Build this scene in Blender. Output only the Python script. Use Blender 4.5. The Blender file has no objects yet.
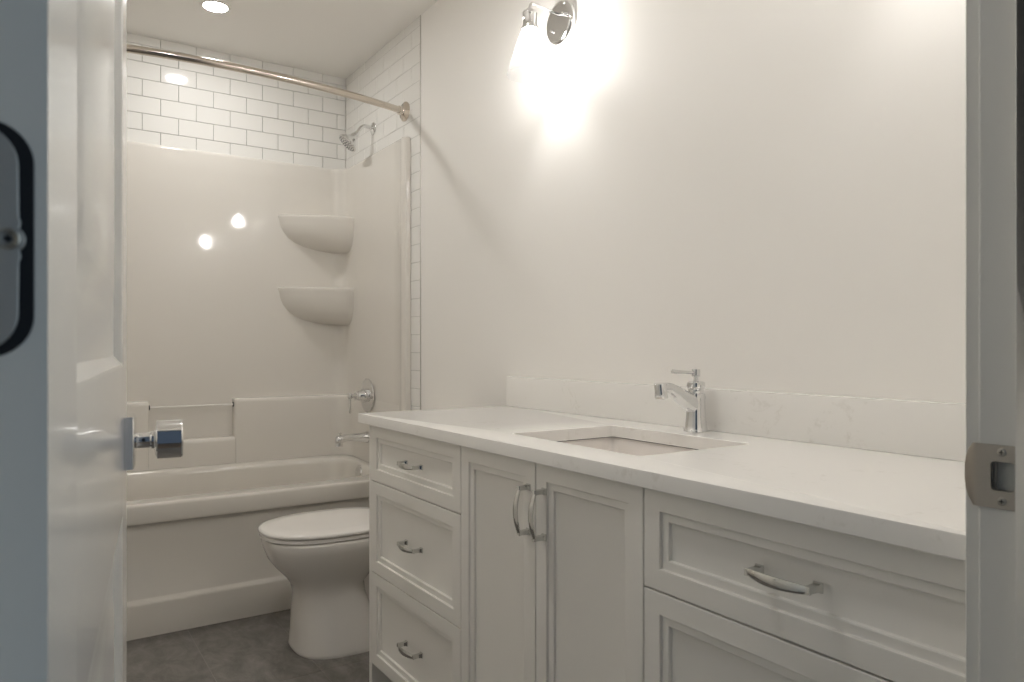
import bpy, bmesh, math, random
from mathutils import Vector, Matrix
random.seed(4)
PI = math.pi
S = bpy.context.scene
COL = S.collection

# ------------------------------------------------------------------ camera, sky, exposure
cam_d = bpy.data.cameras.new('camera')
cam = bpy.data.objects.new('camera', cam_d)
COL.objects.link(cam)
cam.location = (0, 0, 1.06)
cam.rotation_euler = (PI / 2, 0, -0.5832)
cam_d.sensor_width = 36
cam_d.lens = 36 * 729.39 / 1024
cam_d.shift_y = 6.63 / 1024
cam_d.clip_start = 0.01
cam_d.dof.use_dof = True
cam_d.dof.focus_distance = 2.2
cam_d.dof.aperture_fstop = 13
S.camera = cam

W = bpy.data.worlds.new('hall_daylight')
S.world = W
W.use_nodes = True
bg = W.node_tree.nodes['Background']
# dim hall with cool daylight arriving from one side behind the camera
_n, _l = W.node_tree.nodes, W.node_tree.links
_tc = _n.new('ShaderNodeTexCoord')
_dot = _n.new('ShaderNodeVectorMath')
_dot.operation = 'DOT_PRODUCT'
_dot.inputs[1].default_value = (0.84, -0.52, 0.16)
_l.new(_tc.outputs['Generated'], _dot.inputs[0])
_mx = _n.new('ShaderNodeMath')
_mx.operation = 'MAXIMUM'
_mx.inputs[1].default_value = 0.0
_l.new(_dot.outputs['Value'], _mx.inputs[0])
_pw = _n.new('ShaderNodeMath')
_pw.operation = 'POWER'
_pw.inputs[1].default_value = 6.5
_l.new(_mx.outputs[0], _pw.inputs[0])
_mix = _n.new('ShaderNodeMix')
_mix.data_type = 'RGBA'
_mix.inputs['A'].default_value = (0.020, 0.027, 0.038, 1)
_mix.inputs['B'].default_value = (0.33, 0.405, 0.455, 1)
_l.new(_pw.outputs[0], _mix.inputs['Factor'])
_l.new(_mix.outputs['Result'], bg.inputs[0])
bg.inputs[1].default_value = 1.0

S.view_settings.view_transform = 'Standard'
S.view_settings.look = 'None'
S.view_settings.gamma = 1
S.view_settings.exposure = 1.42
S.view_settings.use_curve_mapping = False
S.cycles.use_denoising = True
S.cycles.max_bounces = 14
S.cycles.diffuse_bounces = 8
S.cycles.glossy_bounces = 6
S.cycles.transparent_max_bounces = 12
S.cycles.sample_clamp_indirect = 4.0
S.cycles.blur_glossy = 0.5

BULB_E = 70.0
DOWN_E = 88.0

# ------------------------------------------------------------------ materials
def mat(name, col, rough=0.5, metal=0.0, coat=0.0, ior=1.5, spec=0.5):
    m = bpy.data.materials.new(name)
    m.use_nodes = True
    b = m.node_tree.nodes['Principled BSDF']
    b.inputs['Base Color'].default_value = (*col, 1)
    b.inputs['Roughness'].default_value = rough
    b.inputs['Metallic'].default_value = metal
    b.inputs['Coat Weight'].default_value = coat
    b.inputs['Coat Roughness'].default_value = 0.05
    b.inputs['IOR'].default_value = ior
    b.inputs['Specular IOR Level'].default_value = spec
    return m

def nodes(m):
    nt = m.node_tree
    return nt, nt.nodes['Principled BSDF'], nt.links

def objcoord(nt):
    return nt.nodes.new('ShaderNodeTexCoord').outputs['Object']

def noise_bump(m, scale, strength, dist=0.001, detail=3):
    nt, b, L = nodes(m)
    n = nt.nodes.new('ShaderNodeTexNoise')
    n.inputs['Scale'].default_value = scale
    n.inputs['Detail'].default_value = detail
    L.new(objcoord(nt), n.inputs['Vector'])
    bp = nt.nodes.new('ShaderNodeBump')
    bp.inputs['Strength'].default_value = strength
    bp.inputs['Distance'].default_value = dist
    L.new(n.outputs['Fac'], bp.inputs['Height'])
    L.new(bp.outputs['Normal'], b.inputs['Normal'])
    return m

def noise_col(m, scale, stops, detail=6, rough=0.6, distort=0.0, stretch=(1, 1, 1)):
    nt, b, L = nodes(m)
    mp = nt.nodes.new('ShaderNodeMapping')
    mp.inputs['Scale'].default_value = stretch
    L.new(objcoord(nt), mp.inputs['Vector'])
    n = nt.nodes.new('ShaderNodeTexNoise')
    n.inputs['Scale'].default_value = scale
    n.inputs['Detail'].default_value = detail
    n.inputs['Roughness'].default_value = rough
    n.inputs['Distortion'].default_value = distort
    L.new(mp.outputs[0], n.inputs['Vector'])
    r = nt.nodes.new('ShaderNodeValToRGB')
    el = r.color_ramp.elements
    el[0].position, el[0].color = stops[0][0], (*stops[0][1], 1)
    el[1].position, el[1].color = stops[-1][0], (*stops[-1][1], 1)
    for p, c in stops[1:-1]:
        e = el.new(p)
        e.color = (*c, 1)
    L.new(n.outputs['Fac'], r.inputs[0])
    L.new(r.outputs[0], b.inputs['Base Color'])
    return m

M = {}
M['paint'] = noise_bump(mat('wall_paint', (0.86, 0.84, 0.805), 0.55, spec=0.35), 260, 0.06)
M['ceiling'] = noise_bump(mat('ceiling_paint', (0.83, 0.81, 0.775), 0.9, spec=0.1), 180, 0.08)
M['tile'] = mat('white_glazed_tile', (0.80, 0.79, 0.76), 0.07)
M['grout'] = mat('grey_grout', (0.52, 0.51, 0.485), 0.9)
M['acrylic'] = noise_bump(mat('white_acrylic', (0.735, 0.705, 0.655), 0.06), 5.5, 0.18, 0.006, 1)
M['tub'] = mat('white_tub_acrylic', (0.69, 0.66, 0.605), 0.10, coat=0.3)
M['porcelain'] = mat('toilet_porcelain', (0.72, 0.695, 0.655), 0.07, coat=0.3)
M['seat'] = mat('toilet_seat_plastic', (0.80, 0.775, 0.74), 0.13)
M['sink'] = mat('sink_porcelain', (0.86, 0.82, 0.785), 0.08, coat=0.3)
M['cabinet'] = mat('cabinet_paint', (0.83, 0.81, 0.765), 0.38)
M['doorpaint'] = noise_bump(mat('door_paint', (0.78, 0.765, 0.73), 0.22, coat=0.25), 40, 0.03, 0.001)
M['trim'] = mat('trim_paint', (0.72, 0.71, 0.67), 0.35)
M['chrome'] = mat('chrome', (0.78, 0.78, 0.78), 0.06, 1.0)
M['satin'] = mat('satin_chrome', (0.66, 0.66, 0.64), 0.10, 1.0)
M['nickel'] = mat('polished_nickel', (0.70, 0.64, 0.57), 0.13, 1.0)
M['brushed'] = noise_bump(mat('brushed_nickel', (0.40, 0.37, 0.33), 0.36, 1.0), 300, 0.08, 0.0004)
M['hinge'] = mat('hinge_steel', (0.50, 0.50, 0.49), 0.45, 0.6)
M['black'] = mat('plain_black', (0.008, 0.010, 0.014), 0.35)
M['screw'] = mat('screw_steel', (0.42, 0.40, 0.36), 0.35, 1.0)
M['dark'] = mat('dark_matte', (0.05, 0.05, 0.05), 0.6)
M['nozzle'] = mat('grey_nozzles', (0.10, 0.10, 0.10), 0.5)
M['aluminium'] = mat('tile_edge_metal', (0.55, 0.53, 0.50), 0.4, 1.0)
M['caulk'] = mat('white_caulk', (0.70, 0.68, 0.64), 0.5)
M['floor'] = noise_col(mat('grey_floor_tile', (0.2, 0.2, 0.2), 0.55, spec=0.3), 15,
                       [(0.28, (0.115, 0.106, 0.097)), (0.5, (0.185, 0.172, 0.158)), (0.72, (0.27, 0.252, 0.23))],
                       10, 0.72, 0.4, (1.0, 0.55, 1.0))
M['floor_grout'] = mat('floor_grout', (0.29, 0.275, 0.25), 0.9)
M['wood'] = noise_col(mat('hall_floor', (0.3, 0.2, 0.1), 0.4), 6, [(0.3, (0.16, 0.11, 0.07)), (0.7, (0.26, 0.19, 0.13))], 6, 0.6, 0.2, (1, 8, 1))

def quartz():
    m = mat('white_quartz', (0.8, 0.78, 0.74), 0.14)
    nt, b, L = nodes(m)
    oc = objcoord(nt)
    a = nt.nodes.new('ShaderNodeTexNoise')
    a.inputs['Scale'].default_value = 5.0
    a.inputs['Detail'].default_value = 9
    a.inputs['Roughness'].default_value = 0.62
    a.inputs['Distortion'].default_value = 1.6
    L.new(oc, a.inputs['Vector'])
    r = nt.nodes.new('ShaderNodeValToRGB')
    e = r.color_ramp.elements
    e[0].position, e[0].color = 0.36, (0.0, 0.0, 0.0, 1)
    e[1].position, e[1].color = 0.42, (1, 1, 1, 1)
    L.new(a.outputs['Fac'], r.inputs[0])
    s = nt.nodes.new('ShaderNodeTexNoise')
    s.inputs['Scale'].default_value = 70
    s.inputs['Detail'].default_value = 4
    L.new(oc, s.inputs['Vector'])
    r2 = nt.nodes.new('ShaderNodeValToRGB')
    e = r2.color_ramp.elements
    e[0].position, e[0].color = 0.30, (0.0, 0.0, 0.0, 1)
    e[1].position, e[1].color = 0.52, (1, 1, 1, 1)
    L.new(s.outputs['Fac'], r2.inputs[0])
    mx = nt.nodes.new('ShaderNodeMath')
    mx.operation = 'MAXIMUM'
    L.new(r.outputs[0], mx.inputs[0])
    L.new(r2.outputs[0], mx.inputs[1])
    c = nt.nodes.new('ShaderNodeMix')
    c.data_type = 'RGBA'
    c.inputs['A'].default_value = (0.75, 0.73, 0.69, 1)
    c.inputs['B'].default_value = (0.85, 0.835, 0.805, 1)
    L.new(mx.outputs[0], c.inputs['Factor'])
    L.new(c.outputs['Result'], b.inputs['Base Color'])
    return m
M['quartz'] = quartz()

def glass():
    m = bpy.data.materials.new('clear_thin_glass')
    m.use_nodes = True
    nt = m.node_tree
    nt.nodes.clear()
    out = nt.nodes.new('ShaderNodeOutputMaterial')
    t = nt.nodes.new('ShaderNodeBsdfTransparent')
    t.inputs[0].default_value = (0.94, 0.94, 0.94, 1)
    g = nt.nodes.new('ShaderNodeBsdfGlossy')
    g.inputs['Roughness'].default_value = 0.05
    fr = nt.nodes.new('ShaderNodeLayerWeight')
    fr.inputs['Blend'].default_value = 0.35
    mu = nt.nodes.new('ShaderNodeMath')
    mu.operation = 'MULTIPLY'
    mu.inputs[1].default_value = 0.6
    nt.links.new(fr.outputs['Facing'], mu.inputs[0])
    mix = nt.nodes.new('ShaderNodeMixShader')
    nt.links.new(mu.outputs[0], mix.inputs[0])
    nt.links.new(t.outputs[0], mix.inputs[1])
    nt.links.new(g.outputs[0], mix.inputs[2])
    tr = nt.nodes.new('ShaderNodeBsdfTranslucent')
    tr.inputs[0].default_value = (0.9, 0.9, 0.88, 1)
    mix2 = nt.nodes.new('ShaderNodeMixShader')
    mix2.inputs[0].default_value = 0.05
    nt.links.new(mix.outputs[0], mix2.inputs[1])
    nt.links.new(tr.outputs[0], mix2.inputs[2])
    nt.links.new(mix2.outputs[0], out.inputs[0])
    return m
M['glass'] = glass()

def emit(name, col, e):
    m = bpy.data.materials.new(name)
    m.use_nodes = True
    nt = m.node_tree
    nt.nodes.clear()
    out = nt.nodes.new('ShaderNodeOutputMaterial')
    em = nt.nodes.new('ShaderNodeEmission')
    em.inputs[0].default_value = (*col, 1)
    em.inputs[1].default_value = e
    nt.links.new(em.outputs[0], out.inputs[0])
    return m
M['bulb'] = emit('lit_bulb', (1.0, 0.975, 0.95), BULB_E)
M['downlight'] = emit('lit_downlight', (1.0, 0.985, 0.965), DOWN_E)

# ------------------------------------------------------------------ mesh helpers
class MB:
    """collects shapes into one bmesh"""
    def __init__(self, mtx=None):
        self.bm = bmesh.new()
        self.m = mtx or Matrix()
    def v(self, p):
        return self.bm.verts.new(self.m @ Vector(p))
    def face(self, vs, mi=0):
        try:
            f = self.bm.faces.new(vs)
            f.material_index = mi
            return f
        except ValueError:
            return None
    def loft(self, rings, closed=True, cap0=True, cap1=True, mi=0, loop=False):
        R = [[self.v(p) for p in r] for r in rings]
        n = len(R[0])
        pairs = list(zip(R[:-1], R[1:]))
        if loop:
            pairs.append((R[-1], R[0]))
        for a, b in pairs:
            for i in range(n if closed else n - 1):
                j = (i + 1) % n
                self.face([a[i], a[j], b[j], b[i]], mi)
        if not loop:
            if cap0:
                self.face(list(reversed(R[0])), mi)
            if cap1:
                self.face(R[-1], mi)
        return self
    def box(self, a, b, bev=0.0, mi=0):
        x0, y0, z0 = [min(p, q) for p, q in zip(a, b)]
        x1, y1, z1 = [max(p, q) for p, q in zip(a, b)]
        c = min(bev, (x1 - x0) / 2.01, (y1 - y0) / 2.01, (z1 - z0) / 2.01)
        if c <= 0:
            self.loft([[(x0, y0, z), (x1, y0, z), (x1, y1, z), (x0, y1, z)] for z in (z0, z1)], mi=mi)
            return self
        t = bmesh.new()
        bmesh.ops.create_cube(t, size=1)
        for v in t.verts:
            v.co = Vector(((x0 + x1) / 2 + v.co.x * (x1 - x0), (y0 + y1) / 2 + v.co.y * (y1 - y0), (z0 + z1) / 2 + v.co.z * (z1 - z0)))
        bmesh.ops.bevel(t, geom=t.edges[:], offset=c, segments=2, profile=0.6, affect='EDGES')
        mp = {}
        for v in t.verts:
            mp[v.index] = self.v(v.co)
        for f in t.faces:
            self.face([mp[v.index] for v in f.verts], mi)
        t.free()
        return self
    def prism(self, poly, axis, a, b, bev=0.0, mi=0):
        """poly in the two other axes, extruded along axis from a to b"""
        def P(u, w, t):
            return {'x': (t, u, w), 'y': (u, t, w), 'z': (u, w, t)}[axis]
        self.loft([[P(u, w, t) for u, w in poly] for t in (a, b)], mi=mi)
        return self
    def lathe(self, prof, org=(0, 0, 0), ax=(0, 0, 1), n=32, cap0=True, cap1=True, mi=0):
        ax = Vector(ax).normalized()
        q = ax.to_track_quat('Z', 'Y').to_matrix()
        o = Vector(org)
        rings = []
        for r, h in prof:
            rings.append([o + q @ Vector((max(r, 1e-5) * math.cos(2 * PI * i / n), max(r, 1e-5) * math.sin(2 * PI * i / n), h)) for i in range(n)])
        return self.loft(rings, cap0=cap0, cap1=cap1, mi=mi)
    def tube(self, pts, rad, n=14, cap=True, mi=0, sx=1.0, up=None):
        pts = [Vector(p) for p in pts]
        if not hasattr(rad, '__len__'):
            rad = [rad] * len(pts)
        rings = []
        nrm = None
        for i, p in enumerate(pts):
            t = (pts[min(i + 1, len(pts) - 1)] - pts[max(i - 1, 0)]).normalized()
            if nrm is None:
                nrm = Vector(up) if up else (Vector((0, 0, 1)) if abs(t.z) < 0.9 else Vector((1, 0, 0)))
            nrm = (nrm - t * nrm.dot(t)).normalized()
            bn = t.cross(nrm)
            rings.append([p + (nrm * math.sin(2 * PI * k / n) + bn * math.cos(2 * PI * k / n) * sx) * rad[i] for k in range(n)])
        return self.loft(rings, cap0=cap, cap1=cap, mi=mi)
    def build(self, name, mats, parent=None, smooth=True, angle=35, label=None):
        bmesh.ops.remove_doubles(self.bm, verts=self.bm.verts[:], dist=1e-6)
        bmesh.ops.recalc_face_normals(self.bm, faces=self.bm.faces[:])
        me = bpy.data.meshes.new(name)
        self.bm.to_mesh(me)
        self.bm.free()
        for mm in (mats if isinstance(mats, (list, tuple)) else [mats]):
            me.materials.append(mm)
        if smooth:
            me.polygons.foreach_set('use_smooth', [True] * len(me.polygons))
            me.set_sharp_from_angle(angle=math.radians(angle))
        o = bpy.data.objects.new(name, me)
        COL.objects.link(o)
        if parent:
            o.parent = parent
        if label:
            o['label'] = label
        return o

def thing(name, label, cat, loc=(0, 0, 0), rz=0, group=None):
    o = bpy.data.objects.new(name, None)
    o.empty_display_size = 0.05
    COL.objects.link(o)
    o.location = loc
    o.rotation_euler = (0, 0, rz)
    return tag(o, label, cat, group)

def tag(o, label, cat, group=None):
    o['label'] = label
    o['category'] = cat
    if group:
        o['group'] = group
    return o

def struct(o, label=None, cat=None):
    o['kind'] = 'structure'
    if label:
        o['label'] = label
    if cat:
        o['category'] = cat
    return o

def at(o, loc):
    """move a mesh built in world coordinates so that its origin sits at loc"""
    o.data.transform(Matrix.Translation(-Vector(loc)))
    o.location = loc
    return o

def bez(p0, p1, p2, p3, n=10):
    out = []
    for i in range(n + 1):
        t = i / n
        out.append(tuple((1 - t) ** 3 * a + 3 * (1 - t) ** 2 * t * b + 3 * (1 - t) * t * t * c + t ** 3 * d for a, b, c, d in zip(p0, p1, p2, p3)))
    return out

def smoothpath(pts, sub=8):
    """Catmull-Rom"""
    P = [Vector(p) for p in pts]
    P = [P[0] * 2 - P[1]] + P + [P[-1] * 2 - P[-2]]
    out = []
    for i in range(1, len(P) - 2):
        for k in range(sub):
            t = k / sub
            a, b, c, d = P[i - 1], P[i], P[i + 1], P[i + 2]
            out.append(0.5 * ((2 * b) + (c - a) * t + (2 * a - 5 * b + 4 * c - d) * t * t + (3 * b - a - 3 * c + d) * t ** 3))
    out.append(P[-2])
    return out

# ------------------------------------------------------------------ room shell
XR, XL, YB, YF, ZC = 1.404, -0.12, 3.735, 0.321, 2.494
PW, PH, Z0T = 0.1545, 0.0786, 2.060      # subway tile pitch, reference grout line
TY = 2.840                               # front end of the tiled part of the side walls
TT = 0.008                               # tile thickness

struct(MB().box((XL - 0.1, 0.206, -0.06), (XR + 0.1, YB + 0.1, -0.0008)).build('floor', M['floor_grout'], smooth=False),
       'grey stone-look tile floor of the bathroom', 'floor')
fl = bpy.data.objects['floor']
b = MB()
g = 0.0011
xs = [0.492 - 0.305 * k for k in range(3, -4, -1)]
for i in range(len(xs) - 1):
    xa, xb = max(xs[i], XL - 0.02), min(xs[i + 1], XR)
    if xb <= xa:
        continue
    off = 0.306
    y = 0.206 - off
    while y < YB:
        ya, yb = max(y, 0.206), min(y + 0.61, YB)
        if yb - ya > 0.01:
            b.box((xa + g, ya + g, -0.0008), (xb - g, yb - g, 0.0), 0.0003)
        y += 0.61
b.build('floor_tiles', M['floor'], fl)

struct(MB().box((XL - 0.1, 0.206, ZC), (XR + 0.1, YB + 0.1, ZC + 0.08)).build('ceiling', M['ceiling'], smooth=False), 'plain white painted ceiling', 'ceiling')
wr = struct(MB().box((XR, 0.206, -0.06), (XR + 0.1, YB + 0.1, ZC)).build('wall_right', M['paint'], smooth=False), 'long off-white painted wall behind the vanity', 'wall')
wl = struct(MB().box((XL - 0.1, 0.206, -0.06), (XL, YB + 0.1, ZC)).build('wall_left', M['paint'], smooth=False), 'off-white painted wall behind the open door', 'wall')
wb = struct(MB().box((XL, YB + TT, -0.06), (XR, YB + 0.1, ZC)).build('wall_back', M['grout'], smooth=False), 'back wall of the tub alcove tiled with white subway tile', 'wall')

JL, JR, DT = -0.045, 0.720, 2.045        # clear door opening
b = MB()
b.box((JR + 0.02, 0.206, -0.06), (XR, YF, ZC))
b.box((XL, 0.206, -0.06), (JL - 0.02, YF, ZC))
b.box((JL - 0.02, 0.206, DT + 0.02), (JR + 0.02, YF, ZC))
struct(b.build('wall_front', M['paint'], smooth=False), 'wall with the doorway into the hall', 'wall')

# tiles (bevelled) on the back wall and on both side walls
def tile_box(b, axis, u0, u1, z0, z1, face, sgn):
    """axis 'x': tiles of the back wall (u = x, facing -y); axis 'y': side walls (u = y, facing sgn*x)"""
    if u1 - u0 < 0.004 or z1 - z0 < 0.004:
        return
    e, d = 0.0016, 0.0012
    rings = []
    for ins, dep in ((0, TT), (0, d), (e * 0.4, d * 0.3), (e, 0)):
        q = [(u0 + ins, z0 + ins), (u1 - ins, z0 + ins), (u1 - ins, z1 - ins), (u0 + ins, z1 - ins)]
        if axis == 'x':
            rings.append([(u, face + dep, z) for u, z in q])
        else:
            rings.append([(face - sgn * dep, u, z) for u, z in q])
    b.loft(rings, cap0=False)

G = 0.0011
b = MB()
for k in range(-3, 6):
    z0, z1 = Z0T + k * PH, min(Z0T + (k + 1) * PH, ZC + G)
    off = 0.4269 + (0 if k % 2 == 0 else 0.5) * PW
    n = -6
    while off + n * PW < XR:
        u0, u1 = max(off + n * PW, XL), min(off + (n + 1) * PW, XR - 0.002)
        tile_box(b, 'x', u0 + G, u1 - G, z0 + G, z1 - G, YB, 0)
        n += 1
b.build('wall_tile', M['tile'], wb, angle=8)

for nm, wall, face, sgn in (('r', wr, XR - 0.002, -1), ('l', wl, XL + 0.002, 1)):
    b = MB()
    for k in range(-27, 6):
        z0, z1 = Z0T + k * PH, min(Z0T + (k + 1) * PH, ZC + G)
        if z1 < 0.01:
            continue
        off = 2.9321 - 20 * PW + (0 if k % 2 == 0 else 0.5) * PW
        n = 0
        while off + n * PW < YB:
            u0, u1 = off + n * PW, off + (n + 1) * PW
            if k <= -2:                      # only the cut column in front of the liner
                if k % 1 == 0:
                    u0, u1 = TY + 0.004, 2.965
                    tile_box(b, 'y', u0 + G, u1 - G, z0 + G, z1 - G, face, sgn)
                    break
            u0, u1 = max(u0, TY + 0.004), min(u1, YB)
            tile_box(b, 'y', u0 + G, u1 - G, z0 + G, z1 - G, face, sgn)
            n += 1
    b.build('wall_tile', M['tile'], wall, angle=8)
    b = MB()
    b.box((face - sgn * 0.0014, TY + 0.003, 0.0), (face - sgn * TT, YB, ZC))
    b.build('grout', M['grout'], wall, smooth=False)
    b = MB()
    b.box((face + sgn * 0.001, TY, 0.0), (face - sgn * TT, TY + 0.0042, ZC), 0.0006)
    b.build('tile_edge_strip', M['aluminium'], wall, label='slim metal edge strip where the tile stops')

# baseboards
def baseboard(name, axis, a, bb, face, sgn):
    prof = [(0, 0), (0.013, 0), (0.013, 0.085), (0.009, 0.094), (0.005, 0.10), (0, 0.10)]
    m = MB()
    if axis == 'y':
        m.prism([(face + sgn * u, w) for u, w in prof], 'y', a, bb)
    else:
        m.loft([[(t, face + sgn * u, w) for u, w in prof] for t in (a, bb)])
    struct(m.build(name, M['trim']), 'white painted baseboard', 'baseboard')
baseboard('baseboard_right', 'y', 2.102, TY, XR, -1)
baseboard('baseboard_left', 'y', YF, TY, XL, 1)

# doorway: jambs, stop and casing
b = MB()
b.box((JR, 0.200, 0), (JR + 0.02, YF, 0.931), 0.0022)
b.box((JR, 0.200, 0.960), (JR + 0.02, YF, DT + 0.02), 0.0022)
b.box((JR, 0.200, 0.931), (JR + 0.02, 0.2895, 0.960))
b.box((JR, 0.3105, 0.931), (JR + 0.02, YF, 0.960))
b.box((JR + 0.015, 0.2895, 0.931), (JR + 0.02, 0.3105, 0.960))
b.box((JL - 0.02, 0.200, 0), (JL, YF, DT + 0.02))
b.box((JL, 0.200, DT), (JR, YF, DT + 0.02))
struct(b.build('trim_1', M['trim'], smooth=False), 'white painted door jamb around the doorway', 'door jamb')
b = MB()
b.box((JR - 0.012, 0.248, 0), (JR, 0.2863, DT), 0.0015)
b.box((JL, 0.248, 0), (JL + 0.012, 0.2863, DT), 0.0015)
b.box((JL + 0.012, 0.248, DT - 0.012), (JR - 0.012, 0.2863, DT), 0.0015)
struct(b.build('trim_2', M['trim']), 'door stop strip running down the jamb', 'door stop')
b = MB()
cas = [(0, 0), (0, 0.012), (0.004, 0.0145), (0.055, 0.017), (0.062, 0.012), (0.062, 0)]
ci = 0.005
b.loft([[(JR + ci + u, YF + w, z) for u, w in cas] for z in (0, DT + 0.06)])
b.loft([[(JL - ci - u, YF + w, z) for u, w in cas] for z in (0, DT + 0.06)])
b.loft([[(x, YF + w, DT + ci + u) for u, w in cas] for x in (JL - ci, JR + ci)])
struct(b.build('trim_3', M['trim']), 'white casing on the room side of the doorway', 'door casing')
b = MB()
b.loft([[(JR + ci + u, 0.206 - w, z) for u, w in cas] for z in (0, DT + 0.06)])
b.loft([[(JL - ci - u, 0.206 - w, z) for u, w in cas] for z in (0, DT + 0.06)])
b.loft([[(x, 0.206 - w, DT + ci + u) for u, w in cas] for x in (JL - ci, JR + ci)])
struct(b.build('trim_4', M['trim']), 'white casing on the hall side of the doorway', 'door casing')

# ------------------------------------------------------------------ open door
ANG = math.atan2(0.1004, 0.755)
door = thing('door_1', 'white panelled door standing open on the left with a chrome knob', 'door', (0.0054, 0.33, 0), PI / 2 - ANG)
door['kind'] = 'structure'
DW, DTH, DH = 0.762, 0.035, 2.03
def door_leaf():
    m = MB()
    def side(y, s):
        # panels on a face at local y, sunk towards s
        px0, px1 = 0.11, 0.640
        zs = [0.012, 0.24, 0.862, 1.037, 1.90, DH]
        def q(x0, z0, x1, z1, d=0.0):
            m.face([m.v((x0, y + s * d, z0)), m.v((x1, y + s * d, z0)), m.v((x1, y + s * d, z1)), m.v((x0, y + s * d, z1))])
        q(0, zs[0], px0, zs[-1])
        q(px1, zs[0], DW, zs[-1])
        for a, c in ((zs[0], zs[1]), (zs[2], zs[3]), (zs[4], zs[5])):
            q(px0, a, px1, c)
        for a, c in ((zs[1], zs[2]), (zs[3], zs[4])):
            rings = []
            for ins, d in ((0, 0), (0.004, 0.0012), (0.013, 0.0085), (0.016, 0.009), (0.060, 0.009), (0.085, 0.0045), (0.089, 0.004)):
                rings.append([(px0 + ins, y + s * d, a + ins), (px1 - ins, y + s * d, a + ins), (px1 - ins, y + s * d, c - ins), (px0 + ins, y + s * d, c - ins)])
            m.loft(rings, cap0=False)
    side(0.0, 1)
    side(DTH, -1)
    for x in (0, DW):
        m.face([m.v((x, 0, 0.012)), m.v((x, DTH, 0.012)), m.v((x, DTH, DH)), m.v((x, 0, DH))])
    for z in (0.012, DH):
        m.face([m.v((0, 0, z)), m.v((DW, 0, z)), m.v((DW, DTH, z)), m.v((0, DTH, z))])
    return m
door_leaf().build('door_leaf', M['doorpaint'], door, angle=20)

# hinge leaf on the hinge edge (local x = 0, seen face on from the hall)
HZ0, HZ1 = 1.056, 1.145
def round_right(y0, y1, z0, z1, r, n=10):
    """outline in (y, z): rounded on the y0 side"""
    o = [(y1, z1)]
    for i in range(n + 1):
        a = PI / 2 * i / n
        o.append((y0 + r - r * math.sin(a), z1 - r + r * math.cos(a)))
    for i in range(n + 1):
        a = PI / 2 * i / n
        o.append((y0 + r - r * math.cos(a), z0 + r - r * math.sin(a)))
    o.append((y1, z0))
    return o
hinge = MB()
pl = round_right(0.0043, 0.0342, HZ0, HZ1, 0.0159)
hinge.loft([[(-0.0004, y, z) for y, z in pl], [(-0.0003, y, z) for y, z in pl]])  # thin black plate that shows as a rim round the steel leaf
hg = hinge.build('hinge', M['black'], door, angle=30, label='flat black plate behind the door hinge leaf')
# the steel leaf: narrower, scalloped round the middle screw
out = [(0.0342, HZ1 - 0.0012)]
r = 0.0150
for i in range(13):
    a = PI / 2 * i / 12
    out.append((0.0092 + r - r * math.sin(a), HZ1 - 0.0018 - r + r * math.cos(a)))
zc = 1.1005
out += [(0.0090, zc + 0.0085), (0.0084, zc + 0.0066)]
for i in range(11):
    a = math.radians(50 - 10 * i)
    out.append((0.0122 - 0.0053 * math.cos(a), zc + 0.0053 * math.sin(a)))
out += [(0.0084, zc - 0.0066), (0.0090, zc - 0.0085)]
for i in range(13):
    a = PI / 2 * i / 12
    out.append((0.0092 + r - r * math.cos(a), HZ0 + 0.0018 + r - r * math.sin(a)))
out.append((0.0342, HZ0 + 0.0012))
m = MB()
m.loft([[(-0.0004, y, z) for y, z in out], [(-0.0020, y, z) for y, z in out], [(-0.0023, y + 0.0003, z) for y, z in out]])
m.build('hinge_leaf', M['hinge'], hg, angle=30, label='grey steel plate of the hinge')
m = MB()
m.tube([(-0.006, 0.0385, HZ0), (-0.006, 0.0385, HZ1)], 0.0055, 16)
m.build('hinge_barrel', M['hinge'], hg)
for yy, zz in ((0.0122, zc), (0.0235, zc + 0.029), (0.0235, zc - 0.029)):
    m = MB()
    m.lathe([(0.0040, 0), (0.0040, 0.0006), (0.0034, 0.0010), (0.0018, 0.0006), (0.0016, -0.0006)], (-0.0023, yy, zz), (-1, 0, 0), 24, cap0=False, cap1=False)
    m.lathe([(0.00165, 0), (0.00165, 0.0003)], (-0.0023, yy, zz), (-1, 0, 0), 4, mi=1)
    m.build('hinge_screw', [M['screw'], M['black']], hg, label='cross-head screw in the hinge')

# knob set (both sides) and latch
def knob(side):
    m = MB()
    y0 = 0.0 if side < 0 else DTH
    ax = (0, side, 0)
    o = (DW - 0.060, y0, 0.9435)
    ros = MB()
    ros.loft([[(o[0] + a * w, y0 + side * d, o[2] + c * w) for a, c in ((-1, -1), (1, -1), (1, 1), (-1, 1))] for w, d in ((0.0318, 0), (0.0318, 0.0095), (0.0305, 0.0112), (0.0270, 0.0122), (0.0180, 0.0128), (0.0100, 0.0130))])
    k = MB()
    k.lathe([(0.0105, 0.0125), (0.0105, 0.0135), (0.0098, 0.014), (0.0098, 0.028), (0.0112, 0.030), (0.0112, 0.0325), (0.016, 0.0335), (0.0230, 0.0350), (0.0243, 0.0365), (0.0243, 0.0640), (0.0233, 0.0655), (0.021, 0.0660), (0.001, 0.0660)], o, ax, 48)
    return ros, k, o
for sd in (-1, 1):
    ros, k, o = knob(sd)
    r_ = ros.build('door_rose', M['chrome'], door, angle=30, label='square chrome backplate of the knob')
    k_ = k.build('door_knob', M['chrome'], door, angle=28, label='chrome drum-shaped door knob')
    sc_ = MB()
    sc_.lathe([(0.0022, 0), (0.0022, 0.0104), (0.001, 0.0106)], (o[0], o[1] + sd * 0.021, o[2]), (-0.9, 0, 0.1), 14)
    sc_.build('set_screw', M['black'], k_)
m = MB()
m.box((DW, 0.006, 0.917), (DW + 0.001, 0.029, 0.973), 0.0004)
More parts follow.
